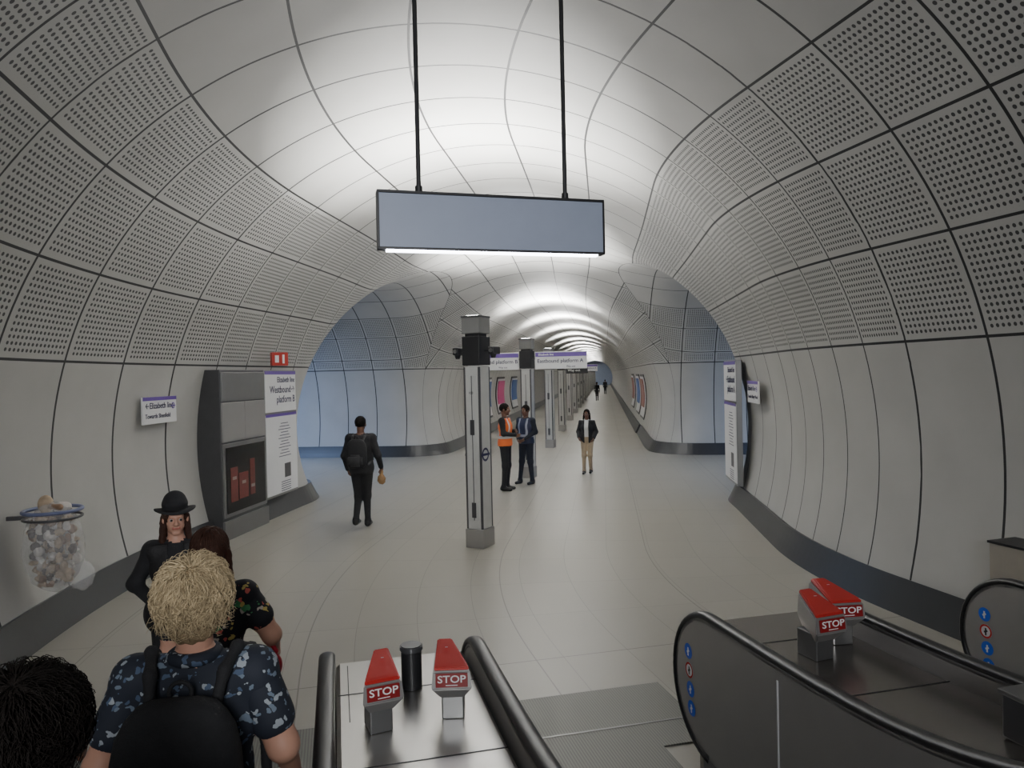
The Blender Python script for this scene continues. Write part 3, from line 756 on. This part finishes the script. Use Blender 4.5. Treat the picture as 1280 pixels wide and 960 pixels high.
SHOE=M('black_leather',(.01,.01,.01),.35)
HBLK=M('black_hair',(.008,.006,.005),.7,0,.3,60,.4,spec=.12); HBR=M('dark_brown_hair',(.04,.017,.011),.6,0,.4,60,.4,spec=.2)
HBLO=M('blonde_hair',(.52,.41,.25),.65,0,.55,40,.4,spec=.25); HBLR=M('blonde_hair_root',(.26,.19,.11),.7,0,.5,40,.4,spec=.2); WHC=M('white_cloth',(.6,.6,.6),.8)
FLOR=patt('dark_floral_cloth',(.008,.008,.012),[(.5,.1,.08),(.45,.35,.1),(.4,.35,.3),(.05,.2,.08)],26,.22)
LEAF=patt('blue_leaf_print',(.012,.016,.027),[(.13,.17,.22),(.29,.32,.35),(.06,.09,.15)],34,.22)
# man walking away with backpack
e,T,R,p=person('person in black jacket and trousers walking away wearing a black backpack',(-4.05,11.6,0),2,1.86,SK2,BLKC,BLKC,SHOE,
  dict(lk=(-.07,.03,.49),la=(-.06,-.16,.16),rk=(.06,.05,.5),ra=(.05,.1,.09),le=(-.26,-.04,1.14),lw=(-.25,.08,.92),re=(.27,-.02,1.14),rw=(.27,.14,.94)),'short',HBLK,bulk=.022)
cloth('jacket',e,BLKC,.022,.86,1.46,.012)
backpack((-4.05,11.6-.16,1.02),2,'black backpack worn by person in black',BLKC,M('charcoal_cloth',(.03,.03,.033),.8),1.05,.32,.46,.15)
eb=empty('paper_bag',(-3.75,11.72,.72),D(0),'brown paper bag held in a hand','bag')
V_,F_,L_=poly([('e',(0,0,.07),(.07,.06,.085),0),('s',(0,0,.13),(.01,0,.21),.03,.02,0)],.01,.02,disp=lambda P:.005*np.sin(P[...,0]*80)*np.sin(P[...,2]*90)); mk('bag_body',V_,F_,M('brown_paper',(.3,.17,.07),.7),eb)
# staff orange
e,T,R,p=person('person in orange high-visibility vest and black trousers standing with arms folded',(-2.15,15.45,0),-100,1.88,SK2,BLKC,BLKC,SHOE,
  dict(le=(-.24,.04,1.16),lw=(-.02,.2,1.2),re=(.24,.04,1.16),rw=(.04,.22,1.12)),'short',HBLK,bulk=.01)
cloth('orange_vest',e,ORV,.012,.9,1.46,.016)
# staff navy
e,T,R,p=person('person in navy vest and dark suit standing talking with colleague',(-1.80,16.35,0),150,1.8,SK2,NAVY,NAVY,SHOE,
  dict(le=(-.25,-.02,1.16),lw=(-.1,.17,1.02),re=(.25,-.02,1.16),rw=(.08,.18,1.0),lk=(-.12,.02,.5),la=(-.15,0,.09),rk=(.11,.02,.5),ra=(.15,.05,.09)),'short',HBLK,bulk=.012)
cloth('navy_vest',e,NAVYV,.012,.9,1.46,.016)
# woman walking
e,T,R,p=person('person in dark jacket, pale top and beige trousers walking forward',(-.45,18.0,0),172,1.6,SK2,WHC,BEIGE,SHOE,
  dict(le=(-.24,-.04,1.14),lw=(-.2,.14,.98),re=(.24,-.04,1.14),rw=(.2,.14,1.0),lk=(-.08,.06,.5),la=(-.08,-.05,.1),rk=(.08,.08,.5),ra=(.08,.12,.09)),'long',HBLK,female=True,bulk=.01)
cloth('jacket',e,BLKC,.012,.84,1.46,.016,front=.055,female=True,arms=[('s',(-.155,-.01,1.41),(-.24,-.04,1.14),.07,.062,0),('s',(-.24,-.04,1.14),(-.2,.13,.99),.062,.052,0),('s',(.155,-.01,1.41),(.24,-.04,1.14),.07,.062,0),('s',(.24,-.04,1.14),(.2,.13,1.01),.062,.052,0)])
for (x,y,H,hd) in ((-.66,65,1.68,180),(.1,85,1.7,0)):
    person('distant person in dark clothes walking along the concourse',(x,y,0),hd,H,SK2,BLKC,BLKC,SHOE,dict(lk=(-.08,.06,.5),la=(-.08,-.1,.1),rk=(.08,.08,.5),ra=(.08,.12,.09)),'short',HBLK,vox=.02,fine=False)
# hat woman
e,T,R,p=person('person in black hat and black clothes with hand at waist',(-2.98,4.66,0),-150,1.67,SK1,BLKC,BLKC,SHOE,
  dict(le=(-.27,-.04,1.16),lw=(-.13,.19,1.04),re=(.28,-.05,1.17),rw=(.12,.2,1.06)),'long',HBR,female=True,vox=.011,bulk=.012,hyaw=6)
V_,F_,L_=poly([('e',T((0,-.012,.105)),(.088,.105,.06),0),('s',T((0,-.012,.06)),T((0,-.012,.12)),.088,.08,0)],.007,.01,clip=lambda P:1.63+.045-P[...,2]); 
mk('hat_crown',V_,F_,BLKC,e,smooth=True)
V=[];F=[]
for i in range(40):
    a=6.28318*i/40
    for r,zz in ((.082,.058),(.138,.056+.012*math.cos(2*a)),(.14,.064+.012*math.cos(2*a)),(.082,.068)): V.append(T((r*math.cos(a),r*1.12*math.sin(a)-.012,zz)))
for i in range(40):
    for j in range(4): F.append((i*4+j,((i+1)%40)*4+j,((i+1)%40)*4+(j+1)%4,i*4+(j+1)%4))
mk('hat_brim',V,F,BLKC,e,smooth=True)
cloth('jacket',e,M('black_jacket',(.012,.011,.012),.7,0,.4,15,.4),.012,.8,1.46,.018,front=.05,female=True,flare=.03)
# dark haired woman
e,T,R,p=person('person with long dark hair in dark floral top seen from behind',(-1.98,3.38,.0),24,1.76,SK1,FLOR,BLKC,SHOE,
  dict(le=(-.19,-.02,1.16),lw=(-.16,.16,1.02),re=(.28,.02,1.18),rw=(.29,.2,1.02)),'long',HBR,female=True,vox=.012,bulk=.012,sleeve='short',hpitch=-12)
strands('hair_strands',e,T,HBR,1200,.13,.0025,4,down=1.0,wild=.04,lift=.03)
for nm,sx,ex in (('l',-1,-.175),('r',1,.225)):
    V_,F_,L_=poly([('s',(sx*.155,-.01,1.41),(ex,.0,1.29),.068,.07,0)],.012,.02); mk('blouse_sleeve',V_,F_,FLOR,e,smooth=True)
eb=empty('shoulder_bag',(-1.80,3.50,.94),D(24),'red shoulder bag hanging beside person in floral top','bag')
V_,F_,L_=poly([('e',(0,0,.08),(.12,.05,.10),0)],.014,.02); mk('bag_body',V_,F_,M('red_leather',(.4,.015,.03),.4),eb,smooth=True)
V_,F_,L_=poly([('s',(-.09,0,.15),(-.14,-.12,.5),.012,.012,0),('s',(.09,0,.15),(-.12,.0,.54),.012,.012,0)],.008,.01); mk('bag_strap',V_,F_,M('red_leather_strap',(.4,.015,.03),.4),eb,smooth=True)
# blonde man
e,T,R,p=person('person with tousled blonde hair in dark leaf-print shirt seen from behind',(-1.37,2.24,.03),16,1.86,SK1,LEAF,BLKC,SHOE,
  dict(le=(-.27,-.05,1.17),lw=(-.33,.08,.96),re=(.26,-.03,1.17),rw=(.26,.16,.98)),'tousled',HBLR,bulk=.014,vox=.012,sleeve='short')
strands('hair_strands',e,T,HBLO,7000,.085,.0017,7,down=.35,wild=.5,lift=.42)
torus(.062,.021,LEAF,'shirt_collar',e,(0,-.014,1.475))
for sx,ex,ey in ((-1,-.235,-.03),(1,.228,-.022)):
    V_,F_,L_=poly([('s',(sx*.175,-.01,1.41),(ex,ey,1.26),.066,.070,0)],.012,.02); mk('shirt_sleeve',V_,F_,LEAF,e,smooth=True)
backpack((-1.37+.045,2.24-.15,.97),16,'black backpack worn over leaf-print shirt',BLKC,BLKC,1.1,.34,.52,.15)
# near dark head
e,T,R,p=person('person with short dark hair in dark clothes riding the escalator',(-.98,1.10,.30),20,1.71,SK2,BLKC,BLKC,SHOE,{},'tousled',HBLK,bulk=.02,vox=.014)
strands('hair_strands',e,T,HBLK,5000,.055,.0014,9,down=.3,wild=.35,lift=.2)
# ------------------------------------------------------------------ lights
w=bpy.data.worlds.new('world'); bpy.context.scene.world=w; w.use_nodes=True; w.node_tree.nodes['Background'].inputs[0].default_value=(.5,.55,.62,1); w.node_tree.nodes['Background'].inputs[1].default_value=.05
lamp('AREA',(-11.5,18.6,4.2),300,(.40,.58,1),2.5,(0,0,0),name='platform_light')
lamp('AREA',(7.2,18.6,4.2),190,(.40,.58,1),2.0,(0,0,0),name='platform_light')
lamp('AREA',(1.0,-3.4,3.6),110,(.95,.97,1),1.6,(D(88),0,D(14)),name='escalator_hall_light',spread=D(80))
# ------------------------------------------------------------------ camera
cd=bpy.data.cameras.new('camera'); cam=bpy.data.objects.new('camera',cd); C.objects.link(cam)
cd.sensor_width=36; cd.lens=900/1280*36; cd.clip_start=.05; cd.clip_end=400
Mx=Matrix.Rotation(D(7.3),4,'Z')@Matrix.Rotation(D(90-.73),4,'X')@Matrix.Rotation(D(-1.26),4,'Z')
Mx.translation=Vector((0,0,2.5)); cam.matrix_world=Mx
bpy.context.scene.camera=cam
